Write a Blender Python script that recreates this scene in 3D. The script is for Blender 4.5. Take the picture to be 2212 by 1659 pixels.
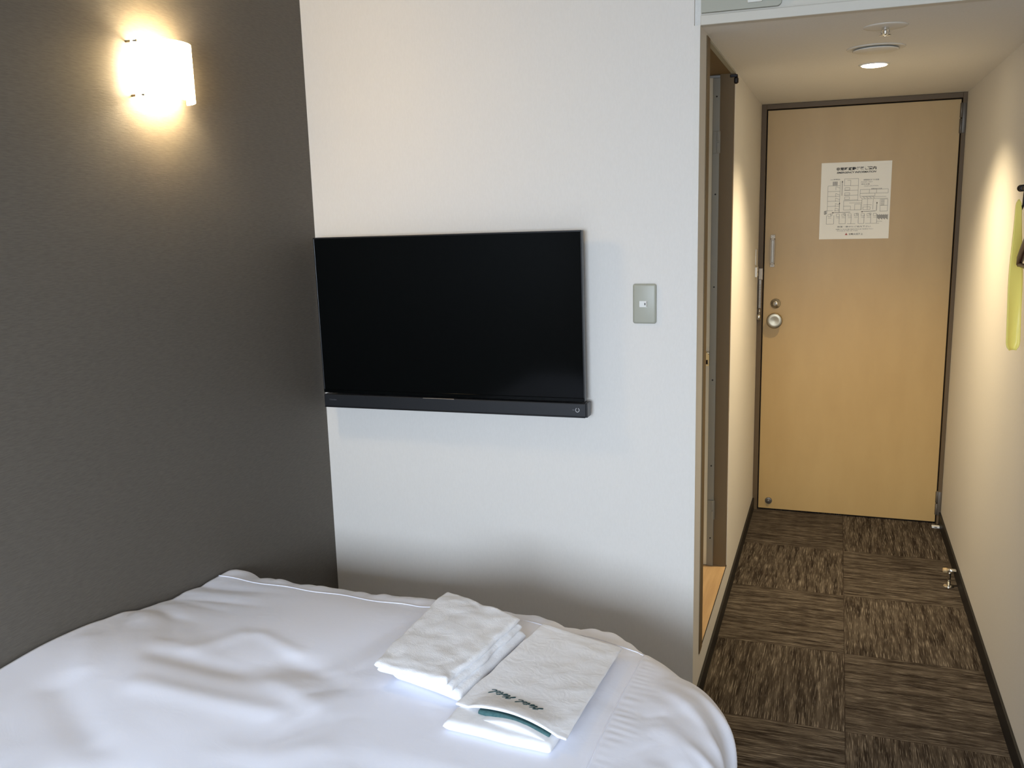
import bpy, bmesh, math, random
from mathutils import Vector, Matrix, noise
from mathutils.bvhtree import BVHTree
random.seed(7)
sc = bpy.context.scene
for o in list(bpy.data.objects): bpy.data.objects.remove(o)
COL = sc.collection

# ------------------------------------------------------------------ room measures (metres)
XL, YT, XC, XR, YD, ZC = -1.5725, 2.5288, -0.3629, 0.5151, 4.5835, 2.0008
ZR = 2.42            # ceiling of the bedroom
YB = -1.9            # window wall behind the camera

# ------------------------------------------------------------------ camera
yaw, pitch, roll = 0.3480, -0.1874, -0.0270
cy, sy, cp, sp, cr, sr = math.cos(yaw), math.sin(yaw), math.cos(pitch), math.sin(pitch), math.cos(roll), math.sin(roll)
fwd = Vector((-sy*cp, cy*cp, sp)); rt = Vector((cy, sy, 0)); up = rt.cross(fwd)
r_, u_ = rt*cr + up*sr, -rt*sr + up*cr
cam = bpy.data.cameras.new('camera'); co = bpy.data.objects.new('camera', cam); COL.objects.link(co)
co.matrix_world = Matrix(((r_.x, u_.x, -fwd.x, 0), (r_.y, u_.y, -fwd.y, 0), (r_.z, u_.z, -fwd.z, 1.5271), (0, 0, 0, 1)))
cam.sensor_width = 36; cam.lens = 1943.13/2212*36; cam.clip_start = 0.02
sc.camera = co

# ------------------------------------------------------------------ world, lights, exposure
w = bpy.data.worlds.new('world'); sc.world = w; w.use_nodes = True
w.node_tree.nodes['Background'].inputs[0].default_value = (0.62, 0.78, 1.0, 1)
w.node_tree.nodes['Background'].inputs[1].default_value = 1.0
sc.view_settings.view_transform = 'Standard'; sc.view_settings.look = 'None'
sc.view_settings.exposure = 0.0; sc.view_settings.gamma = 1.0; sc.view_settings.use_curve_mapping = False

def light(name, typ, loc, rot, energy, color, **k):
    l = bpy.data.lights.new(name, typ); l.energy = energy; l.color = color
    for a, b in k.items(): setattr(l, a, b)
    o = bpy.data.objects.new(name, l); COL.objects.link(o); o.location = loc; o.rotation_euler = rot
    return o
WX0, WX1, WZ0, WZ1 = -0.90, 0.45, 0.85, 2.05      # window behind the camera
light('daylight_window', 'AREA', ((WX0+WX1)/2, YB+0.0, (WZ0+WZ1)/2), (math.radians(52), 0, 0), 122, (0.71, 0.83, 1.0), spread=math.radians(140),
      shape='RECTANGLE', size=WX1-WX0, size_y=WZ1-WZ0)

# ------------------------------------------------------------------ helpers
def obj(name, bm, mat, parent=None, smooth=False, label=None):
    me = bpy.data.meshes.new(name)
    if isinstance(bm, bmesh.types.BMesh):
        bmesh.ops.recalc_face_normals(bm, faces=bm.faces)
        bm.to_mesh(me); bm.free()
    else:
        me = bm; me.name = name
    if smooth:
        for p in me.polygons: p.use_smooth = True
    me.materials.clear(); me.materials.append(mat)
    o = bpy.data.objects.new(name, me); COL.objects.link(o)
    if parent: o.parent = parent
    if label: o['label'] = label
    return o
def tag(o, label, cat, group=None):
    o['label'] = label; o['category'] = cat
    if group: o['group'] = group
    return o
def thing(name, label, cat, loc=(0, 0, 0)):
    o = bpy.data.objects.new(name, None); COL.objects.link(o); o.location = loc; o.empty_display_size = .05
    return tag(o, label, cat)
def struct(name, bm, mat, parent=None, smooth=False, label=None):
    o = obj(name, bm, mat, parent, smooth)
    o['kind'] = 'structure'
    if label: o['label'] = label
    return o
def box(bm, x0, x1, y0, y1, z0, z1, bev=0, seg=2):
    n = bmesh.new()
    vs = [n.verts.new((x, y, z)) for x in (x0, x1) for y in (y0, y1) for z in (z0, z1)]
    for f in ((0, 1, 3, 2), (4, 6, 7, 5), (0, 4, 5, 1), (2, 3, 7, 6), (0, 2, 6, 4), (1, 5, 7, 3)):
        n.faces.new([vs[i] for i in f])
    if bev: bmesh.ops.bevel(n, geom=n.edges[:], offset=bev, segments=seg, affect='EDGES', profile=.5)
    me = bpy.data.meshes.new('t'); n.to_mesh(me); n.free(); bm.from_mesh(me); bpy.data.meshes.remove(me)
    return bm
def B(*a, **k): return box(bmesh.new(), *a, **k)
def lathe(bm, prof, c=(0, 0, 0), axis='Z', n=40):
    """prof = [(radius, height)], revolved about an axis through c"""
    rings = []
    for r, h in prof:
        ring = []
        for i in range(n):
            a = 2*math.pi*i/n; p = (r*math.cos(a), r*math.sin(a), h)
            if axis == 'Y': p = (p[0], p[2], p[1])
            if axis == 'X': p = (p[2], p[0], p[1])
            ring.append(bm.verts.new((p[0]+c[0], p[1]+c[1], p[2]+c[2])))
        rings.append(ring)
    for a, b in zip(rings, rings[1:]):
        for i in range(n):
            bm.faces.new((a[i], a[(i+1) % n], b[(i+1) % n], b[i]))
    bm.faces.new(rings[0]); bm.faces.new(rings[-1])
    return bm
def tube(bm, pts, r, n=8):
    pts = [Vector(p) for p in pts]; rings = []; prev = None
    for i, p in enumerate(pts):
        t = (pts[min(i+1, len(pts)-1)]-pts[max(i-1, 0)]).normalized()
        a = prev if prev else (Vector((0, 0, 1)) if abs(t.z) < .9 else Vector((1, 0, 0)))
        s = (a-t*a.dot(t)).normalized(); prev = s; q = t.cross(s)
        rr = r[i] if isinstance(r, (list, tuple)) else r
        rings.append([bm.verts.new(p+s*rr*math.cos(2*math.pi*k/n)+q*rr*math.sin(2*math.pi*k/n)) for k in range(n)])
    for a, b in zip(rings, rings[1:]):
        for k in range(n): bm.faces.new((a[k], a[(k+1) % n], b[(k+1) % n], b[k]))
    bm.faces.new(rings[0]); bm.faces.new(rings[-1])
    return bm
def prism(bm, pts, axis, d0, d1):
    """closed outline extruded between d0 and d1 along an axis; pts are the two other coordinates"""
    def mk(p, d):
        return {'X': (d, p[0], p[1]), 'Y': (p[0], d, p[1]), 'Z': (p[0], p[1], d)}[axis]
    a = [bm.verts.new(mk(p, d0)) for p in pts]; b = [bm.verts.new(mk(p, d1)) for p in pts]
    bm.faces.new(a); bm.faces.new(list(reversed(b)))
    for i in range(len(pts)): bm.faces.new((a[i], a[(i+1) % len(pts)], b[(i+1) % len(pts)], b[i]))
    return bm
def smoothstep(a, b, x):
    t = max(0, min(1, (x-a)/(b-a))); return t*t*(3-2*t)

# ------------------------------------------------------------------ materials
def mat(name, color, rough=.6, metal=0, spec=.5, **kw):
    m = bpy.data.materials.new(name); m.use_nodes = True
    b = m.node_tree.nodes['Principled BSDF']
    b.inputs['Base Color'].default_value = (*color, 1); b.inputs['Roughness'].default_value = rough
    b.inputs['Metallic'].default_value = metal; b.inputs['Specular IOR Level'].default_value = spec
    for k, v in kw.items(): b.inputs[k.replace('_', ' ')].default_value = v
    return m
def nodes(m): return m.node_tree.nodes, m.node_tree.links, m.node_tree.nodes['Principled BSDF']
def noise_var(m, scale, c1, c2, detail=4, lo=.35, hi=.65, bump=0, bscale=None, dist=.001, rough=.6):
    N, L, b = nodes(m)
    tc = N.new('ShaderNodeTexCoord'); mp = N.new('ShaderNodeMapping'); mp.inputs['Scale'].default_value = scale
    L.new(tc.outputs['Object'], mp.inputs[0])
    n = N.new('ShaderNodeTexNoise'); n.inputs['Scale'].default_value = 1; n.inputs['Detail'].default_value = detail; n.inputs['Roughness'].default_value = rough
    L.new(mp.outputs[0], n.inputs['Vector'])
    r = N.new('ShaderNodeValToRGB'); r.color_ramp.elements[0].position = lo; r.color_ramp.elements[1].position = hi
    r.color_ramp.elements[0].color = (*c1, 1); r.color_ramp.elements[1].color = (*c2, 1)
    L.new(n.outputs[0], r.inputs[0]); L.new(r.outputs[0], b.inputs['Base Color'])
    if bump:
        src = n
        if bscale:
            mp2 = N.new('ShaderNodeMapping'); mp2.inputs['Scale'].default_value = bscale; L.new(tc.outputs['Object'], mp2.inputs[0])
            src = N.new('ShaderNodeTexNoise'); src.inputs['Scale'].default_value = 1; src.inputs['Detail'].default_value = 3; L.new(mp2.outputs[0], src.inputs['Vector'])
        bp = N.new('ShaderNodeBump'); bp.inputs['Strength'].default_value = bump; bp.inputs['Distance'].default_value = dist
        L.new(src.outputs[0], bp.inputs['Height']); L.new(bp.outputs[0], b.inputs['Normal'])
    return m
M = {}
M['white_paper'] = noise_var(mat('white wallpaper', (.72, .71, .69), .75, spec=.25), (260, 260, 90), (.735, .70, .645), (.755, .72, .665), bump=.07, dist=.0008)
M['cream_paper'] = noise_var(mat('corridor wallpaper', (.74, .71, .65), .75, spec=.25), (260, 260, 90), (.725, .695, .635), (.745, .715, .655), bump=.07, dist=.0008)
M['grey_paper'] = noise_var(mat('grey woven wallpaper', (.12, .105, .09), .6, spec=.35), (30, 45, 420), (.104, .090, .073), (.129, .112, .091), bump=.3, dist=.0008)
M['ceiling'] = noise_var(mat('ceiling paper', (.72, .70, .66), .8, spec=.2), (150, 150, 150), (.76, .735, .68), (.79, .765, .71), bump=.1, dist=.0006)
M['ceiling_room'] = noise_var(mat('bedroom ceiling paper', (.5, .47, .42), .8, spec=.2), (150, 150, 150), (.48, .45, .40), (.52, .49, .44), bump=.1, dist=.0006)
M['trim_grey'] = mat('pale grey painted metal', (.61, .58, .50), .45, spec=.4)
M['plate_grey'] = mat('grey beige plastic', (.39, .385, .31), .4)
M['brown_metal'] = mat('brown painted steel', (.115, .076, .036), .5, spec=.25)
M['casing_brown'] = mat('brown door lining', (.17, .115, .055), .55, spec=.25)
M['cream_metal'] = mat('cream door leaf', (.86, .79, .62), .5)
M['alu'] = mat('grey aluminium', (.27, .255, .21), .45, metal=.2)
M['black_gap'] = mat('dull black', (.012, .009, .007), .8)  # plain black for screws, holes, the door gap and the sill's painted shade
M['black_base'] = mat('black vinyl skirting', (.012, .011, .010), .5, spec=.3)
M['door'] = noise_var(mat('tan door laminate', (.55, .37, .19), .42, spec=.35), (7, 7, 2.2), (.445, .29, .108), (.475, .315, .121), detail=6, bump=.08, bscale=(500, 500, 120), dist=.0004)
M['sill'] = noise_var(mat('light wood sill', (.5, .32, .16), .4), (60, 4, 60), (.46, .30, .155), (.56, .38, .20))
M['chrome'] = mat('chrome', (.82, .82, .80), .10, metal=1)
M['steel'] = mat('brushed steel', (.62, .59, .53), .28, metal=1)
M['bronze'] = mat('satin bronze steel', (.30, .24, .17), .45, metal=.8)
M['knob'] = mat('turned steel', (.31, .265, .185), .36, metal=1)
M['dark_steel'] = mat('dark steel', (.20, .17, .13), .35, metal=.8)
M['hinge'] = mat('bronze hinge', (.11, .09, .065), .45, metal=.25)
M['paper'] = mat('notice paper', (.88, .83, .70), .6, spec=.2)
M['ink'] = mat('black ink', (.03, .028, .025), .7, spec=.1)
M['ink_light'] = mat('fine grey print', (.20, .185, .16), .7, spec=.1)
M['ink_red'] = mat('red ink', (.45, .12, .10), .7, spec=.1)
M['screen'] = mat('black glossy screen', (.001, .0014, .0014), .10, spec=.16)
M['tv_body'] = mat('black plastic', (.008, .008, .009), .32)
M['tv_bar'] = mat('charcoal speaker bar', (.009, .010, .012), .42)
M['tv_print'] = mat('pale print', (.45, .45, .46), .5)
M['tv_badge'] = mat('dim grey print', (.09, .09, .10), .5)
M['iron'] = mat('black iron', (.015, .012, .012), .4, metal=.5)
M['dark_wood'] = noise_var(mat('dark brown wood', (.05, .02, .012), .3), (6, 60, 60), (.035, .014, .009), (.075, .032, .02))
M['yellow'] = mat('yellow translucent plastic', (.98, .82, .20), .35, Transmission_Weight=.08, IOR=1.3)
M['white_plastic'] = mat('white plastic', (.72, .71, .66), .4)
M['detector'] = mat('warm white plastic', (.72, .69, .62), .6, spec=.2)
M['rubber'] = mat('amber rubber', (.42, .30, .15), .5)
M['mattress'] = mat('mattress ticking', (.72, .70, .66), .8)
M['bed_base'] = mat('bed base fabric', (.10, .08, .07), .8)
M['thread'] = mat('dark green thread', (.025, .075, .085), .7)
M['lining'] = noise_var(mat('teal green lining', (.04, .11, .11), .8), (200, 200, 200), (.035, .10, .105), (.06, .14, .14))
def cloth(name, c, weave, bump, big=0.0, bigscale=18):
    m = mat(name, c, .85, spec=.15, Sheen_Weight=.15)
    N, L, b = nodes(m); tc = N.new('ShaderNodeTexCoord')
    n1 = N.new('ShaderNodeTexNoise'); n1.inputs['Scale'].default_value = weave; n1.inputs['Detail'].default_value = 2
    n2 = N.new('ShaderNodeTexNoise'); n2.inputs['Scale'].default_value = bigscale; n2.inputs['Detail'].default_value = 5; n2.inputs['Distortion'].default_value = 1.2
    L.new(tc.outputs['Object'], n1.inputs['Vector']); L.new(tc.outputs['Object'], n2.inputs['Vector'])
    b1 = N.new('ShaderNodeBump'); b1.inputs['Strength'].default_value = bump; b1.inputs['Distance'].default_value = .0012
    b2 = N.new('ShaderNodeBump'); b2.inputs['Strength'].default_value = big; b2.inputs['Distance'].default_value = .006
    L.new(n2.outputs[0], b2.inputs['Height']); L.new(n1.outputs[0], b1.inputs['Height']); L.new(b2.outputs[0], b1.inputs['Normal'])
    L.new(b1.outputs[0], b.inputs['Normal'])
    return m
M['sheet'] = cloth('white cotton', (.88, .89, .97), 500, .05, .12, 14)
M['towel'] = cloth('white terry', (.90, .90, .92), 420, .7, .25, 30)
M['yukata'] = cloth('white robe cotton', (.89, .89, .91), 500, .12, .3, 25)
def emit(name, color, s):
    m = bpy.data.materials.new(name); m.use_nodes = True; N, L, b = nodes(m)
    b.inputs['Base Color'].default_value = (.9, .88, .8, 1); b.inputs['Roughness'].default_value = .4
    b.inputs['Emission Color'].default_value = (*color, 1); b.inputs['Emission Strength'].default_value = s
    return m
M['shade'] = emit('lit opal glass', (1, .70, .32), 31)
M['bulb'] = emit('lit lamp bulb', (1, .85, .60), 230)
M['downlight'] = emit('lit downlight diffuser', (1, .84, .58), 34)

def carpet_material():
    m = mat('carpet tiles', (.06, .045, .035), .95, spec=.1); N, L, b = nodes(m)
    tc = N.new('ShaderNodeTexCoord'); sep = N.new('ShaderNodeSeparateXYZ'); L.new(tc.outputs['Object'], sep.inputs[0])
    def mth(op, a, b2=None, c=None):
        n = N.new('ShaderNodeMath'); n.operation = op
        for i, v in enumerate((a, b2, c)):
            if v is None: continue
            if isinstance(v, (int, float)): n.inputs[i].default_value = v
            else: L.new(v, n.inputs[i])
        return n.outputs[0]
    X, Y = sep.outputs[0], sep.outputs[1]
    tx = mth('DIVIDE', mth('SUBTRACT', X, .075), .5); ty = mth('DIVIDE', mth('SUBTRACT', Y, 2.5908), .5)
    par = mth('FLOORED_MODULO', mth('ADD', mth('FLOOR', tx), mth('FLOOR', ty)), 2)      # 1: streaks run along y
    tid = mth('ADD', mth('MULTIPLY', mth('FLOOR', tx), 7.3), mth('MULTIPLY', mth('FLOOR', ty), 3.1))
    def streak(sa, sb, detail):
        outs = []
        for ax in (0, 1):
            cmb = N.new('ShaderNodeCombineXYZ')
            L.new(mth('MULTIPLY', X, sb if ax else sa), cmb.inputs[0]); L.new(mth('MULTIPLY', Y, sa if ax else sb), cmb.inputs[1]); L.new(tid, cmb.inputs[2])
            n = N.new('ShaderNodeTexNoise'); n.inputs['Scale'].default_value = 1; n.inputs['Detail'].default_value = detail; n.inputs['Roughness'].default_value = .55
            L.new(cmb.outputs[0], n.inputs['Vector']); outs.append(n.outputs[0])
        mx = N.new('ShaderNodeMix'); mx.data_type = 'FLOAT'; L.new(par, mx.inputs[0]); L.new(outs[0], mx.inputs[2]); L.new(outs[1], mx.inputs[3])
        return mx.outputs[0]
    broad = streak(5, 60, 4)      # ax 0: long in x, fine in y
    fine = streak(14, 520, 3)
    def ramp(v, stops):
        r = N.new('ShaderNodeValToRGB'); cr_ = r.color_ramp
        while len(cr_.elements) < len(stops): cr_.elements.new(.5)
        for e, (p, c) in zip(cr_.elements, stops): e.position = p; e.color = (*c, 1)
        L.new(v, r.inputs[0]); return r.outputs[0]
    base = ramp(broad, [(.37, (.022, .0155, .011)), (.50, (.050, .0385, .028)), (.66, (.084, .068, .052))])
    lightl = ramp(fine, [(.55, (0, 0, 0)), (.66, (.17, .148, .118))])
    ad = N.new('ShaderNodeMix'); ad.data_type = 'RGBA'; ad.blend_type = 'ADD'; ad.inputs[0].default_value = 1
    L.new(base, ad.inputs[6]); L.new(lightl, ad.inputs[7])
    # thin dark joints between tiles
    fx = mth('ABSOLUTE', mth('SUBTRACT', mth('FRACT', tx), .5)); fy = mth('ABSOLUTE', mth('SUBTRACT', mth('FRACT', ty), .5))
    jn = mth('GREATER_THAN', mth('MAXIMUM', fx, fy), .4965)
    mx = N.new('ShaderNodeMix'); mx.data_type = 'RGBA'; L.new(mth('MULTIPLY', jn, .55), mx.inputs[0]); L.new(ad.outputs[2], mx.inputs[6]); mx.inputs[7].default_value = (.022, .015, .011, 1)
    L.new(mx.outputs[2], b.inputs['Base Color'])
    nz = N.new('ShaderNodeTexNoise'); nz.inputs['Scale'].default_value = 500; L.new(tc.outputs['Object'], nz.inputs['Vector'])
    bp = N.new('ShaderNodeBump'); bp.inputs['Strength'].default_value = .6; bp.inputs['Distance'].default_value = .002
    L.new(mth('ADD', fine, nz.outputs[0]), bp.inputs['Height']); L.new(bp.outputs[0], b.inputs['Normal'])
    return m
M['carpet'] = carpet_material()

# ------------------------------------------------------------------ room shell
T = .12
struct('floor', B(XL-T, XR+T, YB-T, YD+T, -.06, 0), M['carpet'])
struct('wall_left', B(XL-T, XL, YB-T, YT+T, 0, ZR), M['grey_paper'])
struct('wall_front', B(XL, XC-.016, YT, YT+.09, 0, ZR), M['white_paper'])
# corridor partition on the left, with the bathroom doorway cut into it
OY0, OY1, OZ0, OZ1 = 2.708, 3.40, .155, 1.990
bm = bmesh.new()
box(bm, XC-.016, XC, YT, OY0, 0, ZC); box(bm, XC-.10, XC-.016, YT+.09, OY0, 0, ZC)
box(bm, XC-.10, XC, OY1, YD+.10, 0, ZC)
box(bm, XC-.10, XC, OY0, OY1, 0, OZ0-.004); box(bm, XC-.10, XC, OY0, OY1, OZ1+.006, ZC)
struct('wall_corridor', bm, M['cream_paper'])
struct('wall_right', B(XR, XR+T, YB-T, YD+T, 0, ZR), M['cream_paper'])
struct('wall_entrance', B(XC-.2, XR+T, YD+.055, YD+.055+T, 0, ZR), M['cream_paper'])
bm = bmesh.new()
box(bm, XL-T, WX0, YB-T, YB, 0, ZR); box(bm, WX1, XR+T, YB-T, YB, 0, ZR)
box(bm, WX0, WX1, YB-T, YB, 0, WZ0); box(bm, WX0, WX1, YB-T, YB, WZ1, ZR)
struct('wall_window', bm, M['cream_paper'])
bm = bmesh.new()
for a in (WX0, WX1-.04, (WX0+WX1)/2-.02): box(bm, a, a+.04, YB-.09, YB-.04, WZ0, WZ1)
for a in (WZ0, WZ1-.04): box(bm, WX0, WX1, YB-.09, YB-.04, a, a+.04)
struct('window_1', bm, M['alu'])
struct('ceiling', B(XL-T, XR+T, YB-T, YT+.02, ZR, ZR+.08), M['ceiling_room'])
bm = bmesh.new(); box(bm, XC-.10, XR+T, YT+.012, YD+.06, ZC, ZC+.08)
struct('ceiling_corridor', bm, M['ceiling'])
# dark little bathroom behind the doorway
bm = bmesh.new()
box(bm, -1.30, XC-.10, YT+.13, YT+.15, 0, 2.15); box(bm, -1.30, XC-.10, 3.62, 3.64, 0, 2.15)
box(bm, -1.32, -1.30, YT+.13, 3.64, 0, 2.15); box(bm, -1.30, XC-.10, YT+.15, 3.62, 2.13, 2.15); box(bm, -1.30, XC-.10, YT+.15, 3.62, .0, OZ0-.02)
struct('wall_bathroom', bm, M['cream_metal'])
# lintel above the corridor mouth
struct('wall_lintel', B(XC, XR, YT+.006, YT+.05, ZC+.025, ZR), M['trim_grey'])
bm = bmesh.new(); box(bm, XC+.001, XR-.001, YT-.004, YT+.03, ZC-.001, ZC+.024, .002)
struct('trim_1', bm, M['trim_grey'])
# skirting
struct('baseboard_left', B(XC, XC+.008, YT, YD-.012, 0, .062, bev=.0015), M['black_base'])
struct('baseboard_right', B(XR-.008, XR, YB, YD-.012, 0, .062, bev=.0015), M['black_base'])

# cover plate with a rounded end on the lintel
t = thing('cover_plate', 'flat grey-green plastic cover plate fixed above the corridor opening', 'cover plate', (-.26, YT, 2.04))
bm = bmesh.new(); x0, x1, z0, z1, r = XC+.003-(-.26), -.158+.26, -.0105, .055, .012
pts = [(x0, z0)] + [(x1-r+r*math.sin(a), z0+r-r*math.cos(a)) for a in [math.radians(k*15) for k in range(7)]] + \
      [(x1-r+r*math.cos(a), z1-r+r*math.sin(a)) for a in [math.radians(k*15) for k in range(7)]] + [(x0, z1)]
prism(bm, pts, 'Y', -.008, .0055); obj('plate_body', bm, M['plate_grey'], t)
bm = bmesh.new(); box(bm, .018, .055, -.016, -.0082, .002, .045, .002); obj('clip', bm, M['white_plastic'], t, label='small white clip')
obj('clip_slot', B(.028, .046, -.0175, -.0155, .008, .030, bev=.001), M['black_gap'], t)

# ------------------------------------------------------------------ bathroom doorway lining: casing, jamb, leaf edge, hinges
d = bpy.data.objects.new('door_2', None); COL.objects.link(d); d['kind'] = 'structure'; d['label'] = 'narrow bathroom doorway in the corridor wall with brown lining'
obj('casing', B(XC-.06, XC+.003, OY0-.056, OY0+.0005, OZ0-.004, OZ1+.006, bev=.001), M['casing_brown'], d)
bm = bmesh.new(); box(bm, XC-.012, XC+.002, OY0, OY1+.003, OZ1-.001, OZ1+.006); obj('head_casing', bm, M['plate_grey'], d)
obj('jamb', B(XC-.050, XC-.0008, OY1-.022, OY1+.0, OZ0, OZ1-.0005), M['casing_brown'], d)
obj('sill_shadow', B(XC-.05, XC+.0012, OY0, OY1, OZ0-.0045, OZ0-.0005), M['black_gap'], d)  # black strip laid in for the shade under the sill edge
obj('sill', B(XC-.115, XC-.0005, OY0-.0, OY1-.022, OZ0-.02, OZ0+.001), M['sill'], d)
obj('head_lining', B(XC-.14, XC-.012, OY0, OY1, OZ1-.001, OZ1+.0055), M['casing_brown'], d)
fr = obj('door_edge', B(XC-.0735, XC-.0485, OY1-.028, OY1-.004, OZ0+.001, OZ1-.012, bev=.0015), M['alu'], d, label='grey aluminium edge strip')
for z in (1.914, 1.575, 1.241, .893, .56, .27):
    lb = lathe(bmesh.new(), [(.0, 0), (.003, 0), (.003, .0012), (.0, .0012)][1:3], (XC-.060, OY1-.0285-.001, z), 'Y', 12); obj('screw', lb, M['black_gap'], fr)
for z in (1.757, .385):
    bm = bmesh.new(); box(bm, XC-.0715, XC-.045, OY1-.034, OY1-.0285, z-.038, z+.038, .001)
    box(bm, XC-.0565, XC-.047, OY1-.038, OY1-.0335, z+.003, z+.038, .0015); box(bm, XC-.0565, XC-.048, OY1-.038, OY1-.0335, z-.038, z-.002, .0015)
    obj('hinge', bm, M['alu'], fr)
lf = obj('door_leaf', B(XC-.125, XC-.074, OY1-.022, OY1-.004, OZ0+.002, OZ1-.012), M['cream_metal'], d, label='cream leaf edge')
h = obj('latch_plate', B(XC-.088, XC-.0742, OY1-.0245, OY1-.0225, .945, 1.003, bev=.0006), M['chrome'], lf)
tube(bm := bmesh.new(), [(XC-.086, OY1-.024, .998), (XC-.084, OY1-.034, 1.0), (XC-.078, OY1-.036, .997), (XC-.073, OY1-.034, .992)], .0028); obj('latch_lever', bm, M['chrome'], lf, True)
obj('latch_hole', B(XC-.086, XC-.079, OY1-.0258, OY1-.0243, .952, .968), M['black_gap'], lf)
bm = bmesh.new(); lathe(bm, [(.004, -.018), (.009, -.014), (.009, .0), (.005, .006)], (XC+.004, OY1-.016, OZ1-.018), 'Z', 20)
box(bm, XC-.016, XC+.010, OY1-.026, OY1-.004, OZ1-.014, OZ1-.004, .002)
obj('pivot', bm, M['iron'], d, label='black pivot hinge')

# ------------------------------------------------------------------ entrance door
d = bpy.data.objects.new('door_1', None); COL.objects.link(d); d['kind'] = 'structure'; d['label'] = 'plain tan entrance door in a brown steel frame at the end of the corridor'
LX0, LX1, LZ0, LZ1 = -.3345, .4925, .008, 1.972
fy0 = YD-.012
bm = bmesh.new()
box(bm, XC+.0005, LX0-.005, fy0, YD+.055, 0, ZC-.001); box(bm, LX1+.005, XR-.0005, fy0, YD+.055, 0, ZC-.001)
box(bm, LX0-.005, LX1+.005, fy0, YD+.055, LZ1+.005, ZC-.001)
bmesh.ops.bevel(bm, geom=bm.edges[:], offset=.001, segments=1, affect='EDGES')
frm = obj('door_frame', bm, M['brown_metal'], d)
obj('gap_backing', B(LX0-.005, LX1+.005, YD+.03, YD+.054, 0.001, LZ1+.005), M['black_gap'], d)  # black sheet behind the leaf fills the gap around it
leaf = obj('door_leaf', B(LX0, LX1, YD-.002, YD+.028, LZ0, LZ1, bev=.0015), M['door'], d)
# knob: shallow dished disc on a neck
kx, kz, ky = -.277, .979, YD-.002
bm = bmesh.new(); lathe(bm, [(.026, 0), (.026, -.004), (.012, -.006), (.011, -.030), (.018, -.038), (.0355, -.044), (.0375, -.050), (.0370, -.054), (.0345, -.0555), (.020, -.0545), (.008, -.0535), (.0005, -.0532)], (kx, ky, kz), 'Y', 64)
knob = obj('door_knob', bm, M['knob'], leaf, True)
bm = bmesh.new(); lathe(bm, [(.0235, 0), (.0245, -.004), (.022, -.010), (.0135, -.011), (.0125, -.018), (.0115, -.019), (.0005, -.019)], (-.276, ky, 1.059), 'Y', 48)
dl = obj('deadbolt', bm, M['steel'], leaf, True)
obj('thumb_turn', B(-.279, -.273, ky-.028, ky-.019, 1.050, 1.068, bev=.0015), M['dark_steel'], dl)
# door guard catch on the leaf
bm = bmesh.new()
box(bm, -.3075, -.2860, ky-.004, ky, 1.236, 1.392, .001)
gx0, gx1, gz0, gz1 = -.3070, -.2865, 1.250, 1.374
for a in ((gx0, gx0+.004, gz0, gz1), (gx1-.004, gx1, gz0, gz1), (gx0, gx1, gz0, gz0+.006), (gx0, gx1, gz1-.006, gz1)): box(bm, a[0], a[1], ky-.014, ky-.003, a[2], a[3], .001)
pl = obj('guard_catch', bm, M['bronze'], leaf)
for z in (1.384, 1.243): obj('catch_screw', lathe(bmesh.new(), [(.0045, 0), (.0035, -.003)], (-.2968, ky-.0042, z), 'Y', 16), M['dark_steel'], pl)
obj('catch_bar', B(-.3005, -.2930, ky-.010, ky-.0042, 1.258, 1.366, bev=.001), M['dark_steel'], pl)
# swing guard on the frame
bm = bmesh.new(); box(bm, XC+.004, XC+.024, fy0-.006, fy0, 1.175, 1.232, .0015); gd = obj('guard_base', bm, M['bronze'], frm)
bm = bmesh.new(); box(bm, XC+.006, XC+.020, fy0-.012, fy0-.0025, 1.035, 1.178, .002); arm = obj('guard_arm', bm, M['dark_steel'], gd)
for k in range(12): obj('guard_link', B(XC+.0075, XC+.0185, fy0-.0150, fy0-.0115, 1.040+k*.0098, 1.0445+k*.0098, bev=.0008), M['bronze'], arm)
bm = bmesh.new(); lathe(bm, [(.0005, -.017), (.006, -.016), (.0095, -.009), (.0095, .004), (.006, .012), (.0005, .013)], (XC+.0105, fy0-.014, .995), 'Z', 20); obj('guard_ball', bm, M['steel'], arm, True)
tube(bm := bmesh.new(), [(XC+.012, fy0-.012, 1.005), (XC+.013, fy0-.013, 1.022), (XC+.013, fy0-.010, 1.037)], .0035); obj('guard_neck', bm, M['chrome'], arm, True)
# hinges on the right
for z0, z1, nm in ((1.823, 1.957, 'hinge'), (.045, .165, 'hinge')):
    zm = (z0+z1)/2
    bm = bmesh.new()
    lathe(bm, [(.003, z0), (.0065, z0+.004), (.0065, zm-.004), (.004, zm-.002)], (LX1+.002, YD-.008, 0), 'Z', 20)
    lathe(bm, [(.004, zm+.001), (.0065, zm+.003), (.0065, z1-.004), (.003, z1)], (LX1+.002, YD-.008, 0), 'Z', 20)
    box(bm, LX1+.006, LX1+.020, fy0-.003, fy0+.001, z0+.002, z1-.002, .0008)
    obj(nm, bm, M['hinge'], frm, True)
# magnetic stopper socket at the bottom left
bm = bmesh.new(); lathe(bm, [(.0175, 0), (.0165, -.004), (.009, -.005), (.008, -.014), (.0005, -.015)], (-.284, ky, .050), 'Y', 32)
obj('stopper_socket', bm, M['dark_steel'], leaf)

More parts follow.
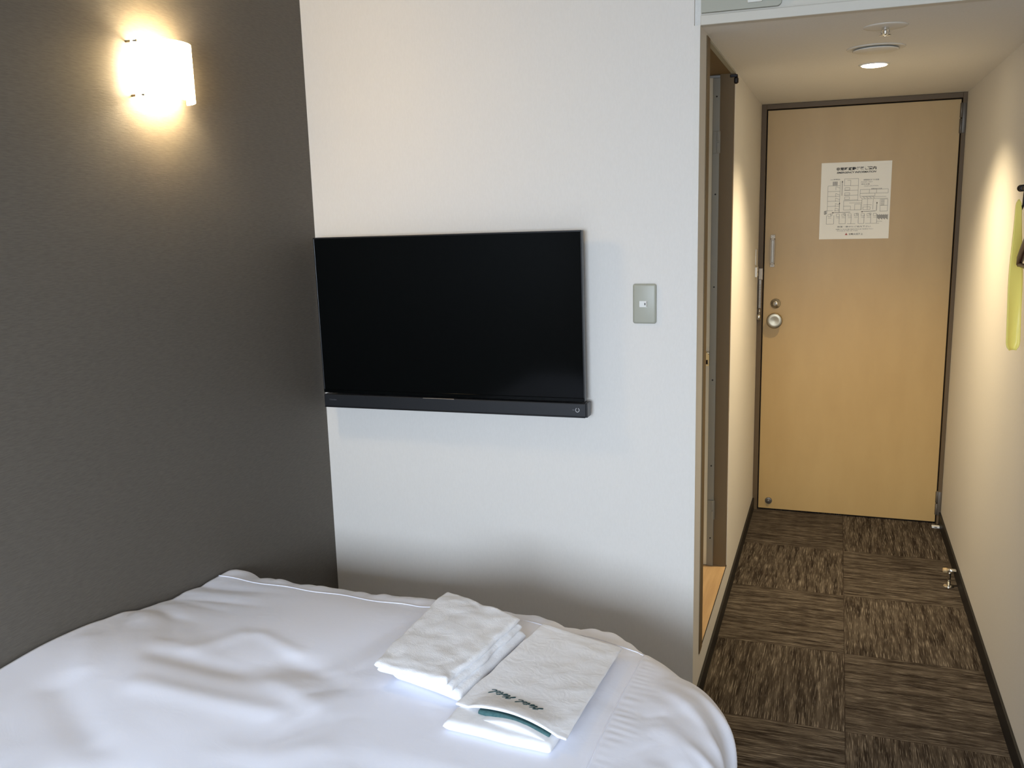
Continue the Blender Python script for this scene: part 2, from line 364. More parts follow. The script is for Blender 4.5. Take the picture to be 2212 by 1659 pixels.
# ------------------------------------------------------------------ emergency notice
PX0, PX1, PZ0, PZ1 = -.0855, .2205, 1.3665, 1.7195
nt = thing('emergency_notice', 'white emergency floor plan notice taped to the tan entrance door', 'notice', ((PX0+PX1)/2, ky-.0006, (PZ0+PZ1)/2))
PW, PH = PX1-PX0, PZ1-PZ0
obj('sheet', B(-PW/2, PW/2, -.0006, .0, -PH/2, PH/2), M['paper'], nt)
def pp(px, py):  # position on the sheet: fractions from its left and top edges
    return (-PW/2+px*PW, PH/2-py*PH)
def text(s, name, px, py, height, m, parent, width=None, bold=0, shear=0):
    cu = bpy.data.curves.new(name, 'FONT'); cu.body = s; cu.size = 1; cu.align_x = 'CENTER'; cu.align_y = 'CENTER'; cu.offset = bold; cu.shear = shear; cu.resolution_u = 3
    tmp = bpy.data.objects.new('tmp', cu); COL.objects.link(tmp); bpy.context.view_layer.update()
    me = bpy.data.meshes.new_from_object(tmp.evaluated_get(bpy.context.evaluated_depsgraph_get()))
    bpy.data.objects.remove(tmp)
    xs = [v.co.x for v in me.vertices]; ys = [v.co.y for v in me.vertices]
    if not xs: return None
    sx = (width/(max(xs)-min(xs))) if width else height/(max(ys)-min(ys)); sy_ = height/(max(ys)-min(ys))
    cx, cy_ = (max(xs)+min(xs))/2, (max(ys)+min(ys))/2
    for v in me.vertices: v.co = ((v.co.x-cx)*sx, 0, (v.co.y-cy_)*sy_)
    o = obj(name, me, m, parent); o.location = (px, -.0009, py) if parent is nt else (px, py, 0)
    return o
def T(s, nm, fx, fy, fw, fh, m, bold=0.0, shear=0):
    x, z = pp(fx, fy); return text(s, nm, x, z, fh*PH, m, nt, fw*PW, bold, shear)
T('非常時避難経路ご案内', 'title_text', .50, .085, .57, .042, M['ink'], .032)
T('EMERGENCY INFORMATION', 'subtitle_text', .505, .132, .56, .024, M['ink'], .028, .2)
T('避難階段までの経路', 'legend_text', .72, .235, .22, .018, M['ink'])
T('ROOM  EXIT', 'legend_text', .66, .262, .16, .013, M['ink_light'])
T('現在位置', 'legend_text', .64, .290, .12, .015, M['ink'])
T('YOUR LOCATION', 'legend_text', .72, .315, .20, .012, M['ink_light'])
T('非常口', 'map_text', .225, .218, .085, .014, M['ink'])
T('避難器具の位置', 'map_text', .80, .352, .15, .014, M['ink'])
T('禁煙・静かにご協力下さい', 'footer_text', .50, .838, .48, .022, M['ink'])
T('地震のときは係員の指示があるまでお待ち下さい', 'footer_text', .51, .872, .54, .015, M['ink_light'], .01)
T('IN CASE OF FIRE USE STAIRS', 'footer_text', .41, .892, .30, .012, M['ink_light'])
T('日動火災海上', 'company_text', .535, .937, .20, .026, M['ink'], .012)
x, z = pp(.395, .935)
bm = bmesh.new(); prism(bm, [(x-.006, z-.005), (x+.006, z-.005), (x, z+.006)], 'Y', -.0010, -.0006); obj('company_mark', bm, M['ink_red'], nt)
bm = bmesh.new()
def ln(b, x0, y0, x1, y1, wd=.0009):
    wd *= 1.25
    a, c = Vector(pp(x0, y0)), Vector(pp(x1, y1)); dr = (c-a).normalized(); nrm = Vector((-dr.y, dr.x))*wd/2
    f = [b.verts.new((q.x, -.00092, q.y)) for q in (a-nrm, c-nrm, c+nrm, a+nrm)]; b.faces.new(f)
def rc(b, x0, y0, x1, y1, wd=.0009):
    ln(b, x0, y0, x1, y0, wd); ln(b, x1, y0, x1, y1, wd); ln(b, x1, y1, x0, y1, wd); ln(b, x0, y1, x0, y0, wd)
# left block of rooms
for y in (.30, .373, .437, .50, .567): ln(bm, .105, y, .28, y)
ln(bm, .105, .30, .105, .625); ln(bm, .28, .24, .28, .625); ln(bm, .135, .22, .28, .22)
for y in (.31, .40, .46, .53, .59): ln(bm, .22, y, .28, y+.02); ln(bm, .22, y, .22, y+.045)
ln(bm, .105, .625, .19, .625); ln(bm, .21, .625, .28, .625)
# middle block
rc(bm, .34, .215, .54, .305); ln(bm, .38, .235, .43, .235); ln(bm, .43, .235, .43, .305)
for y in (.365, .43, .49): ln(bm, .34, y, .54, y)
for y in (.33, .395, .45): rc(bm, .35, y, .42, y+.03)
ln(bm, .54, .305, .54, .50)
# hatched stairs and shafts
for k in range(9): ln(bm, .175+k*.008, .245, .175+k*.008, .295, .0011)
# right blocks
rc(bm, .57, .36, .965, .41); ln(bm, .70, .36, .70, .41); ln(bm, .80, .36, .80, .41); rc(bm, .57, .41, .78, .445)
rc(bm, .34, .50, .60, .62); ln(bm, .42, .53, .60, .53); rc(bm, .34, .57, .44, .62); rc(bm, .50, .545, .585, .62)
for x in (.60, .68, .76): ln(bm, x, .48, x, .62)
ln(bm, .62, .56, .74, .56); rc(bm, .62, .585, .72, .62); rc(bm, .86, .49, .965, .645); ln(bm, .86, .57, .965, .57)
for k in range(7): ln(bm, .87, .50+k*.011, .92, .50+k*.011, .001)
for k in range(5): ln(bm, .57+k*.045, .455, .60+k*.045, .475)
ln(bm, .60, .455, .94, .455); ln(bm, .60, .48, .965, .48)
# bottom row of rooms
for x in (.10, .205, .285, .375, .455, .56, .64, .735, .82): ln(bm, x, .685, x, .80, .0011)
for a, c in ((.10, .205), (.285, .375), (.40, .52), (.56, .64), (.66, .735), (.74, .82)): ln(bm, a, .80, c, .80)
for x in (.12, .24, .32, .41, .50, .60, .68, .77): rc(bm, x, .67, x+.045, .70); ln(bm, x, .72, x+.05, .72)
for x in (.15, .345, .53, .71): rc(bm, x, .665, x+.03, .685)
ln(bm, .82, .775, .90, .775); ln(bm, .82, .80, .86, .80)
for k in range(16): ln(bm, .83+k*.0095, .685+.004*(k % 3), .83+k*.0095, .735+.006*(k % 4), .0017)
rc(bm, .085, .625, .10, .665, .0014); rc(bm, .065, .63, .08, .67, .002)
obj('floor_plan', bm, M['ink_light'], nt)
bm = bmesh.new()
for x, y, dx, dy, sh in ((.17, .652, 1, 0, (.19, .652, .44, .648)), (.59, .646, 1, 0, (.61, .645, .80, .640)), (.31, .235, 0, 1, (.31, .245, .31, .43)), (.815, .52, 0, 1, (.815, .53, .81, .64)), (.28, .515, 0, 1, (.28, .52, .28, .645))):
    bm.free(); bm = bmesh.new(); ln(bm, *sh, wd=.0013); a = Vector(pp(x, y))
    if dx: f = [(a.x, a.y), (a.x+.008, a.y+.003), (a.x+.008, a.y-.003)]
    else: f = [(a.x, a.y), (a.x+.003, a.y-.008), (a.x-.003, a.y-.008)]
    bm.faces.new([bm.verts.new((q[0], -.00095, q[1])) for q in f]); obj('route_arrow', bm, M['ink'], nt); bm = bmesh.new()
bm.free()

# ------------------------------------------------------------------ television
tv = thing('television', 'black flat television with a speaker bar mounted on the white wall', 'television', (-1.102, 2.459, 1.2045))
tv.rotation_euler = (0, math.radians(-.5), 0)
W2, H2 = .4325, .2665
scr_b = -H2+.046
scr = obj('screen_panel', B(-W2, W2-.003, .0, .018, scr_b, H2, bev=.0025), M['screen'], tv)
bm = bmesh.new()
box(bm, -W2-.001, -W2+.003, -.001, .020, scr_b-.001, H2+.001, .001); box(bm, W2-.006, W2-.002, -.001, .020, scr_b-.001, H2+.001, .001); box(bm, -W2, W2-.003, -.001, .020, H2-.003, H2+.0015, .001)
obj('bezel', bm, M['tv_body'], tv)
obj('lower_bezel', B(-W2+.001, W2-.003, -.002, .017, scr_b-.001, scr_b+.010, bev=.0012), M['screen'], tv)
bar = obj('speaker_bar', B(-W2+.001, W2+.001, -.006, .034, -H2, -H2+.041, bev=.003), M['tv_bar'], tv)
obj('bar_end_cap', B(W2-.0005, W2+.006, -.004, .036, -H2-.001, -H2+.041, bev=.002), M['tv_body'], bar)
obj('highlight_strip', B(-.082, .022, -.0085, -.0055, -H2+.0385, -H2+.0412, bev=.0010), M['steel'], bar, label='highlight on the speaker bar, shaped as a steel strip')  # steel sliver stands in for the bright reflection along the bar
obj('bar_edge', B(-W2+.002, W2, -.0075, -.0005, -H2-.0015, -H2+.0025, bev=.0008), M['tv_body'], bar)
bm = bmesh.new(); box(bm, -.26, .26, .018, .045, -.20, .12, .008); box(bm, -.12, .12, .045, .0695, -.12, .06, .002)
obj('back_cover', bm, M['tv_body'], tv)
def tvtext(s, nm, x, z, w_, h_, m):
    o = text(s, nm, 0, 0, h_, m, bar, w_); o.location = (x, -.0064, z); return o
tvtext('TOSHIBA', 'badge_text', -W2+.033, -H2+.0235, .027, .0045, M['tv_badge'])
bm = bmesh.new(); cx_, cz_, r0 = W2-.0235, -H2+.0215, .0062
for k in range(22):
    a0, a1 = [math.radians(115+310*q/22) for q in (k, k+1)]
    bm.faces.new([bm.verts.new((cx_+rr*math.cos(a)*(1 if 1 else 1), -.0064, cz_+rr*math.sin(a)*1.1)) for rr, a in ((r0, a0), (r0, a1), (r0-.0016, a1), (r0-.0016, a0))])
obj('power_symbol', bm, M['tv_print'], bar)
bm = bmesh.new(); bm.faces.new([bm.verts.new(q) for q in ((cx_-.015, -.0064, cz_-.001), (cx_-.009, -.0064, cz_-.0012), (cx_-.009, -.0064, cz_+.0010), (cx_-.015, -.0064, cz_+.0012))])
obj('indicator_dot', bm, M['tv_badge'], bar)

# ------------------------------------------------------------------ switch plate
s = thing('switch_plate', 'grey-beige wall plate with a small central socket, right of the television', 'switch plate', (-.509, YT, 1.2655))
obj('plate', B(-.0335, .0335, -.011, 0, -.0565, .0565, bev=.0065, seg=4), M['plate_grey'], s, True)
ins = obj('socket_insert', B(-.014, .009, -.0125, -.0105, -.0095, .0085, bev=.0006), M['white_plastic'], s)
obj('socket_hole', B(.0010, .0035, -.0131, -.0124, -.0035, .003), M['ink'], ins)
obj('socket_slot', B(.0062, .0085, -.0131, -.0124, -.008, .0075), M['dark_steel'], ins)

# ------------------------------------------------------------------ wall lamp on the grey wall
lm = thing('wall_lamp', 'lit white opal glass lamp with a bowed shade on the grey wall', 'wall lamp', (XL, 1.858, 1.882))
bm = bmesh.new(); n = 28; hw, dep, off, th = .091, .072, .016, .0035
R_ = (hw*hw+dep*dep)/(2*dep); am = math.asin(hw/R_)
outer = []
for k in range(n+1):
    a = -am+2*am*k/n; outer.append((off+R_*math.cos(a)-(R_-dep), R_*math.sin(a)))
inner = [(p[0]-th*math.cos(-am+2*am*k/n), p[1]-th*math.sin(-am+2*am*k/n)) for k, p in enumerate(outer)]
prism(bm, outer+inner[::-1], 'Z', -.067, .067)
bmesh.ops.bevel(bm, geom=[e for e in bm.edges if abs(e.verts[0].co.z-e.verts[1].co.z) < 1e-6 and True][:0] or [e for e in bm.edges if abs(e.verts[0].co.x-e.verts[1].co.x) < 1e-6 and abs(e.verts[0].co.y-e.verts[1].co.y) < 1e-6 and abs(abs(e.verts[0].co.y)-hw) < .004], offset=.0015, segments=2, affect='EDGES')
obj('lamp_shade', bm, M['shade'], lm)
obj('lamp_base', B(.0, .012, -.05, .05, -.045, .045, bev=.002), M['white_plastic'], lm)
bm = bmesh.new(); lathe(bm, [(.012, -.04), (.018, -.02), (.018, .02), (.012, .04)], (.042, 0, 0), 'Z', 20); obj('bulb', bm, M['bulb'], lm, True)
for y, z in ((-.087, .060), (-.084, -.060), (.084, .060)):
    tube(bm := bmesh.new(), [(0.0, y, z), (.012, y, z), (off+.01+(dep*(1-(y/hw)**2) if abs(y) < .1 else 0.006), y, z)], .0028)
    obj('shade_clip', bm, M['dark_steel'], lm, True)

# ------------------------------------------------------------------ corridor ceiling fittings
a = thing('downlight', 'small round lit downlight in the corridor ceiling near the door', 'downlight', (.095, 3.505, ZC))
bm = bmesh.new(); lathe(bm, [(.040, 0), (.050, 0), (.0505, -.002), (.048, -.004), (.041, -.003)], (0, 0, 0), 'Z', 48); obj('trim_ring', bm, M['detector'], a, True)
bm = bmesh.new(); lathe(bm, [(.0405, -.0015), (.0400, -.0055), (.030, -.0075), (.001, -.008)], (0, 0, 0), 'Z', 48); obj('diffuser', bm, M['downlight'], a, True)
light('downlight_beam', 'SPOT', (.095, 3.505, ZC-.012), (0, 0, 0), 138, (1, .80, .50), spot_size=math.radians(122), spot_blend=1.0, shadow_soft_size=.035)
a = thing('ceiling_vent', 'round shallow white vent disc in the corridor ceiling beside the downlight', 'ceiling vent', (.088, 3.145, ZC))
bm = bmesh.new(); lathe(bm, [(.078, 0), (.086, -.0005), (.085, -.002), (.080, -.003), (.072, -.002)], (0, 0, 0), 'Z', 64); obj('rim', bm, M['detector'], a, True)
bm = bmesh.new(); lathe(bm, [(.050, -.002), (.066, -.006), (.068, -.0075), (.064, -.009), (.001, -.0095)], (0, 0, 0), 'Z', 64); obj('disc', bm, M['detector'], a, True)
a = thing('sprinkler', 'sprinkler head with chrome deflector in a round plate, nearest the corridor mouth', 'sprinkler', (.100, 2.785, ZC))
bm = bmesh.new(); lathe(bm, [(.046, 0), (.058, -.0005), (.057, -.0015), (.044, -.0028), (.020, -.003), (.001, -.003)], (0, 0, 0), 'Z', 64); obj('plate', bm, M['detector'], a, True)
bm = bmesh.new(); lathe(bm, [(.010, -.003), (.010, -.010), (.006, -.012), (.005, -.019), (.001, -.020)], (0, 0, 0), 'Z', 24)
for k in range(2): 
    q = k*math.pi
    tube(bm, [(.008*math.cos(q), .008*math.sin(q), -.008), (.011*math.cos(q), .011*math.sin(q), -.016), (.004*math.cos(q), .004*math.sin(q), -.024)], .0016)
lathe(bm, [(.0045, -.022), (.0045, -.024)], (0, 0, 0), 'Z', 16)
for k in range(12):
    q = k*math.pi/6; box(bm, -.0001, .0001, -.0001, .0001, -.024, -.0239)
    tube(bm, [(.003*math.cos(q), .003*math.sin(q), -.0235), (.015*math.cos(q), .015*math.sin(q), -.0225)], .0013, 6)
obj('deflector', bm, M['chrome'], a)

# ------------------------------------------------------------------ card switch on the corridor wall by the door
a = thing('card_switch', 'thin pale card switch on the corridor wall left of the entrance door', 'card switch', (XC, 4.435, 1.255))
obj('switch_body', B(0, .010, -.034, .034, -.055, -.008, bev=.002), M['white_plastic'], a)
obj('mounting_plate', B(0, .004, -.030, .030, .002, .075, bev=.001), M['detector'], a)
obj('card_slot', B(.0095, .0112, -.022, .022, -.034, -.030), M['dark_steel'], a)

# ------------------------------------------------------------------ floor: door stop and small strike block
a = thing('door_stop', 'chrome post door stop with amber rubber tip on the carpet by the right wall', 'door stop', (.474, 3.80, 0))
obj('stop_base', lathe(bmesh.new(), [(.021, 0), (.021, .002), (.017, .005), (.008, .006)], (0, 0, 0), 'Z', 32), M['chrome'], a, True)
obj('stop_post', lathe(bmesh.new(), [(.007, .004), (.0065, .055), (.0065, .064)], (0, 0, 0), 'Z', 24), M['chrome'], a, True)
bm = bmesh.new(); lathe(bm, [(.005, -.012), (.0085, -.010), (.0085, .020), (.006, .024)], (0, 0, .067), 'X', 24); hd = obj('stop_head', bm, M['chrome'], a, True)
bm = bmesh.new(); lathe(bm, [(.006, -.026), (.0095, -.024), (.0105, -.014), (.0095, -.008)], (0, 0, .067), 'X', 24); obj('rubber_tip', bm, M['rubber'], hd, True, 'amber rubber buffer')
a = thing('magnet_block', 'tiny white magnet block on the carpet at the door corner', 'magnet block', (.4905, 4.520, 0))
obj('block', B(-.017, .017, -.010, .010, 0, .010, bev=.0015), M['white_plastic'], a)
obj('magnet', B(-.006, .006, -.0112, -.0098, .003, .007), M['hinge'], a)

# ------------------------------------------------------------------ hook rail, shoehorn and hanger on the right wall
hx, hz = XR-.045, 1.558
a = thing('hook_rail', 'black iron hook rail on the right corridor wall', 'hook rail', (hx, 2.83, hz))
bm = bmesh.new(); tube(bm, [(0, -.55, 0), (0, .0, 0)], .0055, 12); obj('rod', bm, M['iron'], a, True)
bm = bmesh.new(); lathe(bm, [(.006, .0), (.009, .001), (.0095, .006), (.006, .008), (.006, .030), (.0095, .033), (.0095, .038), (.006, .041)], (0, .0, 0), 'Y', 20); obj('finial', bm, M['iron'], a, True)
for yb in (-.012, -.40):
    bm = bmesh.new(); tube(bm, [(0, yb, 0), (.022, yb, .0), (.043, yb, .0)], .005); lathe(bm, [(.015, .040), (.013, .045)], (0, yb, 0), 'X', 20); obj('wall_bracket', bm, M['iron'], a, True)
for yh in (-.030, -.29):
    hpts = [(0, yh, -.004), (-.001, yh, -.025), (-.002, yh-.002, -.045), (-.004, yh+.008, -.056), (-.006, yh+.020, -.057), (-.007, yh+.028, -.050)]
    bm = bmesh.new(); tube(bm, hpts, [.0035, .0032, .003, .003, .003, .0045]); obj('hook', bm, M['iron'], a, True)

a = thing('shoehorn', 'long yellow translucent plastic shoehorn hanging from the hook rail', 'shoehorn', (hx-.014, 2.800, hz-.052))
bm = bmesh.new(); NS = 46; rows = []
for i in range(NS+1):
    t_ = i/NS; z = .022-.410*t_
    hwid = .010+.014*smoothstep(0, .6, t_)
    if t_ < .06: hwid *= math.sqrt(max(.02, 1-((.06-t_)/.06)**2))
    if t_ > .94: hwid *= math.sqrt(max(.02, 1-((t_-.94)/.06)**2*.75))
    bow = .012*smoothstep(.35, 1, t_)
    rows.append([bm.verts.new((.010*t_+hwid*(j/8-.5)*1.6, -.010*t_+hwid*(j/8-.5)*.8-bow*((j/8-.5)*2)**2, z)) for j in range(9)])
for p_, q_ in zip(rows, rows[1:]):
    for j in range(8): bm.faces.new((p_[j], p_[j+1], q_[j+1], q_[j]))
so = obj('horn_blade', bm, M['yellow'], a, True); md = so.modifiers.new('thick', 'SOLIDIFY'); md.thickness = .0022
a = thing('coat_hanger', 'dark brown wooden coat hanger tip hanging beside the yellow shoehorn', 'coat hanger', (hx-.015, 2.62, 1.38))
bm = bmesh.new()
prof = []
for k in range(15):
    t_ = k/14; y = .095-.36*t_; z = -.012+.085*math.sin(min(1, t_*1.9)*math.pi/2)-.085*smoothstep(.55, 1, t_)
    prof.append((y, z))
rows = []
for k, (y, z) in enumerate(prof):
    hh = .016+.004*math.sin(k/14*math.pi); ww = .007
    rows.append([bm.verts.new((dx*ww, y, z+dz*hh)) for dx, dz in ((-1, -.6), (-1, .6), (-.5, 1), (.5, 1), (1, .6), (1, -.6), (.5, -1), (-.5, -1))])
for p_, q_ in zip(rows, rows[1:]):
    for j in range(8): bm.faces.new((p_[j], p_[(j+1) % 8], q_[(j+1) % 8], q_[j]))
bm.faces.new(rows[0]); bm.faces.new(rows[-1])
obj('hanger_body', bm, M['dark_wood'], a, True)
tube(bm := bmesh.new(), [(0, -.085, .085), (0, -.085, .100), (.003, -.078, .112), (.008, -.074, .118), (.010, -.078, .108)], .002); obj('hanger_hook', bm, M['chrome'], a, True)
tube(bm := bmesh.new(), [(0, .085, -.022), (0, -.255, -.022)], .006, 12); obj('trouser_bar', bm, M['dark_wood'], a, True)

# ------------------------------------------------------------------ bed and duvet
bd = thing('bed', 'double bed under the white duvet, against the grey wall', 'bed', (XL+.01, 0, 0))
bw = 1.06
obj('bed_base', B(0.005, bw, .05, 1.88, .10, .27, bev=.01), M['bed_base'], bd)
obj('mattress', B(0.005, bw, .05, 1.88, .272, .455, bev=.04, seg=4), M['mattress'], bd, True)
for lx in (.08, bw-.08):
    for ly in (.15, 1.78): obj('bed_leg', lathe(bmesh.new(), [(.022, 0), (.028, .10)], (lx, ly, 0), 'Z', 20), M['dark_wood'], bd)

CX, CY, RC, EX = -.598, 1.675, .1425, 1.164
prof = [(0.0, 0.0)]; N_P = 400; DE = .9/N_P
for k in range(N_P):
    e = k*DE
    th_ = math.radians(10.4*smoothstep(0, .266, e)+75.6*smoothstep(.154, .383, e))
    prof.append((prof[-1][0]+DE*math.cos(th_), prof[-1][1]+DE*math.sin(th_)))
def pr(e):
    k = min(max(e, 0)/DE, N_P-.001); i = int(k); f = k-i
    return (prof[i][0]*(1-f)+prof[i+1][0]*f, prof[i][1]*(1-f)+prof[i+1][1]*f)
def ztop(x, y):
    return .5706+.081*(1-smoothstep(1.28, 1.92, y))*(1-smoothstep(-1.5, -.95, x))-.0175*smoothstep(-.9, -.25, x)-.027*smoothstep(-.8, -.3, x)*smoothstep(1.45, 1.9, y)
def base(a_, b_):
    q, w_ = max(0, a_-CX), max(0, b_-CY)*EX; dist = math.hypot(q, w_)
    if dist <= RC: return Vector((a_, b_, ztop(a_, b_))), 0, 0
    e = dist-RC; dr = (q/dist, w_/dist); f, g = pr(e)
    x, y = min(a_, CX)+dr[0]*(RC+f), min(b_, CY)+dr[1]*(RC+f)/EX
    return Vector((x, y, ztop(min(x, a_), min(y, b_))-g)), e, math.atan2(w_, q)
# long soft creases across the top: (x0, y0, x1, y1, half width, depth)
CREASE = [(-1.33, 1.42, -1.12, 1.47, .035, -.020), (-1.12, 1.47, -.90, 1.40, .030, .014), (-1.28, 1.30, -1.02, 1.36, .030, .014), (-1.40, 1.22, -1.22, 1.12, .04, -.018),
          (-1.10, 1.55, -.93, 1.50, .03, -.014), (-1.0, 1.22, -.86, 1.30, .04, .012), (-.98, 1.20, -.80, 1.12, .04, -.012), (-1.22, 1.62, -1.10, 1.58, .02, .010),
          (-1.45, 1.60, -1.38, 1.50, .025, -.010), (-.92, 1.62, -.88, 1.75, .03, .008), (-1.30, 1.48, -1.26, 1.60, .025, .010), (-1.5, 1.4, -1.42, 1.3, .03, .010)]
def disp(a_, b_, e, ang):
    v = Vector((a_, b_, 0))
    wv = v+Vector((noise.noise(v*3+Vector((4, 4, 1))), noise.noise(v*3+Vector((1, 9, 5))), 0))*.16
    n1 = abs(noise.noise(wv*2.4+Vector((3, 1, .5)))); n2 = abs(noise.noise(wv*6.2+Vector((8, 2, 3))))
    mask = smoothstep(-.25, .30, noise.noise(v*2.0+Vector((1, 7, 3))))
    d_ = .006*noise.noise(v*2.6+Vector((3, 1, 0)))+.026*math.sqrt(n1*n1+.0016)+.014*math.sqrt(n2*n2+.0005)*mask-.008
    d_ += .0022*abs(noise.noise(wv*17+Vector((1, 1, 6))))*mask
    for x0, y0, x1, y1, hw_, dp in CREASE:
        p0, p1 = Vector((x0, y0)), Vector((x1, y1)); q = Vector((a_, b_)); s_ = max(0, min(1, (q-p0).dot(p1-p0)/(p1-p0).length_squared))
        dd = (q-(p0+(p1-p0)*s_)).length
        if dd < hw_*3: d_ += dp*math.exp(-(dd/hw_)**2)*.34
    flat = 1-smoothstep(.0, .07, max(-.90-a_, a_+.36, 1.33-b_, b_-1.92, 0))      # the linen lies here
    d_ *= 1-.8*flat
    # flange outside the long seam at a = SA: puckers and falling folds
    if a_ > SA:
        s_ = a_-SA
        pk = math.sin(b_*2*math.pi/.024+5.5*noise.noise(Vector((b_*9, s_*4, 0))))*.5+noise.noise(Vector((b_*70, s_*10, 4)))
        d_ += .0032*pk*smoothstep(0, .012, s_)*(1-smoothstep(.015, .06+.05*noise.noise(Vector((b_*12, 3, 1))), s_))*(.6+.8*noise.noise(Vector((b_*8, 5, 2))))*(1-.5*flat)
        fold = noise.noise(Vector((b_*5.5+s_*4.2, s_*1.4-b_*.6, 8.3)))
        fold2 = 1-2.4*abs(noise.noise(Vector((b_*6.5+s_*6.0, s_*1.5, 1.3))))
        d_ += (.040*fold+.022*max(0, fold2)**2-.010)*smoothstep(.05, .32, s_)
        d_ += .0045*(1-2*abs(noise.noise(Vector((b_*15+s_*10, s_*5, 6)))))*smoothstep(.03, .15, s_)
    if a_ > SA-.012 and a_ < SA+.003: d_ -= .0015
    if b_ > SB:
        s_ = b_-SB
        d_ += (.012*noise.noise(Vector((a_*9, s_*3, 2)))+.006*abs(noise.noise(Vector((a_*22, s_*9, 5)))))*smoothstep(0, .06, s_)
    return d_
SA, SB = -.385, 1.915
NA, NB = 300, 360
A0, A1, B0, B1 = XL+.006, .12, .25, 2.52
pos = {}; P0 = []
for i in range(NA+1):
    row = []
    for j in range(NB+1):
        a_ = A0+(A1-A0)*i/NA; b_ = B0+(B1-B0)*j/NB; p, e, g = base(a_, b_); row.append((p, e, g, a_, b_))
    P0.append(row)
PD = []
for i in range(NA+1):
    row = []
    for j in range(NB+1):
        p, e, g, a_, b_ = P0[i][j]
        tu = P0[min(i+1, NA)][j][0]-P0[max(i-1, 0)][j][0]; tv_ = P0[i][min(j+1, NB)][0]-P0[i][max(j-1, 0)][0]
        nn = tu.cross(tv_).normalized()
        q = p+nn*disp(a_, b_, e, g)
        q.x = max(q.x, XL+.004); q.y = min(q.y, YT-.02); q.z = max(q.z, .03)
        row.append(q)
    PD.append(row)
for _ in range(4):                                              # relax the hanging folds
    NP = [r2[:] for r2 in PD]
    for i in range(1, NA):
        if A0+(A1-A0)*i/NA < SA+.10 : continue
        for j in range(1, NB): NP[i][j] = PD[i][j]*.4+(PD[i-1][j]+PD[i+1][j]+PD[i][j-1]+PD[i][j+1])*.15
    PD = NP
bm = bmesh.new(); vs = [[bm.verts.new(q) for q in row] for row in PD]
for i in range(NA):
    for j in range(NB): bm.faces.new((vs[i][j], vs[i+1][j], vs[i+1][j+1], vs[i][j+1]))
bvh = BVHTree.FromBMesh(bm)
dv = thing('duvet', 'puffy white duvet spread over the bed with gathered edge', 'duvet', (0, 0, 0))
cov = obj('duvet_cover', bm, M['sheet'], dv, True)
md = cov.modifiers.new('thick', 'SOLIDIFY'); md.thickness = .006; md.offset = -1
def on_duvet(a_, b_, up_=0.0):
    p, e, g = base(a_, b_); q, _, _ = base(a_+.003, b_); s_, _, _ = base(a_, b_+.003)
    nn = (q-p).cross(s_-p).normalized(); r2 = p+nn*(disp(a_, b_, e, g)+up_); r2.x = max(r2.x, XL+.006); return r2
tube(bm := bmesh.new(), [on_duvet(A0+(SA-A0)*k/140, SB+.004*math.sin(k*.31), .0003) for k in range(141)], .0017, 6)
obj('foot_seam', bm, M['sheet'], dv, True)
tube(bm := bmesh.new(), [on_duvet(SA, B0+(SB-B0)*k/200, .0004) for k in range(201)], .0016, 6)
obj('side_seam', bm, M['sheet'], dv, True)

def hz_at(x, y):
    s_ = 0; n_ = 0
    for dx in (-.02, 0, .02):
        for dy in (-.02, 0, .02):
            h_ = bvh.ray_cast(Vector((x+dx, y+dy, 2)), Vector((0, 0, -1)))
            if h_[0]: s_ += h_[0].z; n_ += 1
    return s_/n_ if n_ else .5

def slab(bm, quad, lo, hi, n_=44, m_=44, edge=.018, wob=.002, seed=0, lift=None, ed=None):
    """soft cloth slab over a plan quad (near left, near right, far right, far left), between two heights above the duvet"""
    q = [Vector(c) for c in quad]
    def S(i, k):
        t_ = i/k; return .5-.5*math.cos(math.pi*t_)*(abs(math.cos(math.pi*t_))**-.0)
    L_ = ((q[1]-q[0]).length+(q[2]-q[3]).length)/2; D_ = ((q[3]-q[0]).length+(q[2]-q[1]).length)/2
    top, bot = {}, {}
    for i in range(n_+1):
        for j in range(m_+1):
            u, v = S(i, n_), S(j, m_)
            p = (q[0]*(1-u)+q[1]*u)*(1-v)+(q[3]*(1-u)+q[2]*u)*v
            du, dv_ = min(u, 1-u)*L_, min(v, 1-v)*D_
            r0 = edge if ed is None else ed(u, v)
            def rr(dd): t_ = min(1, dd/r0); return math.sqrt(max(0, 1-(1-t_)**2))
            h_ = rr(du)*rr(dv_)
            wv = noise.noise(Vector((p.x*22, p.y*22, seed)))*wob+noise.noise(Vector((p.x*60, p.y*60, seed+3)))*wob*.35
            px_ = p.x+noise.noise(Vector((p.x*14, p.y*14, seed+7)))*wob*1.6; py_ = p.y+noise.noise(Vector((p.x*14, p.y*14, seed+11)))*wob*1.6
            zb = hz_at(p.x, p.y); l_, h2 = lo, hi
            if lift: l2, hh2 = lift(u, v); l_ += l2; h2 += hh2
            mid = zb+(l_+h2)/2; half = (h2-l_)/2*h_
            top[i, j] = (px_, py_, mid+half+wv*(.3+.7*h_)); bot[i, j] = (px_, py_, mid-half+wv*.3*(1-h_))
    tv = {}; bv = {}
    for i in range(n_+1):
        for j in range(m_+1):
            tv[i, j] = bm.verts.new(top[i, j])
            bv[i, j] = tv[i, j] if i in (0, n_) or j in (0, m_) else bm.verts.new(bot[i, j])
    for i in range(n_):
        for j in range(m_):
            bm.faces.new((tv[i, j], tv[i+1, j], tv[i+1, j+1], tv[i, j+1]))
            try: bm.faces.new((bv[i, j], bv[i, j+1], bv[i+1, j+1], bv[i+1, j]))
            except ValueError: pass
    return bm
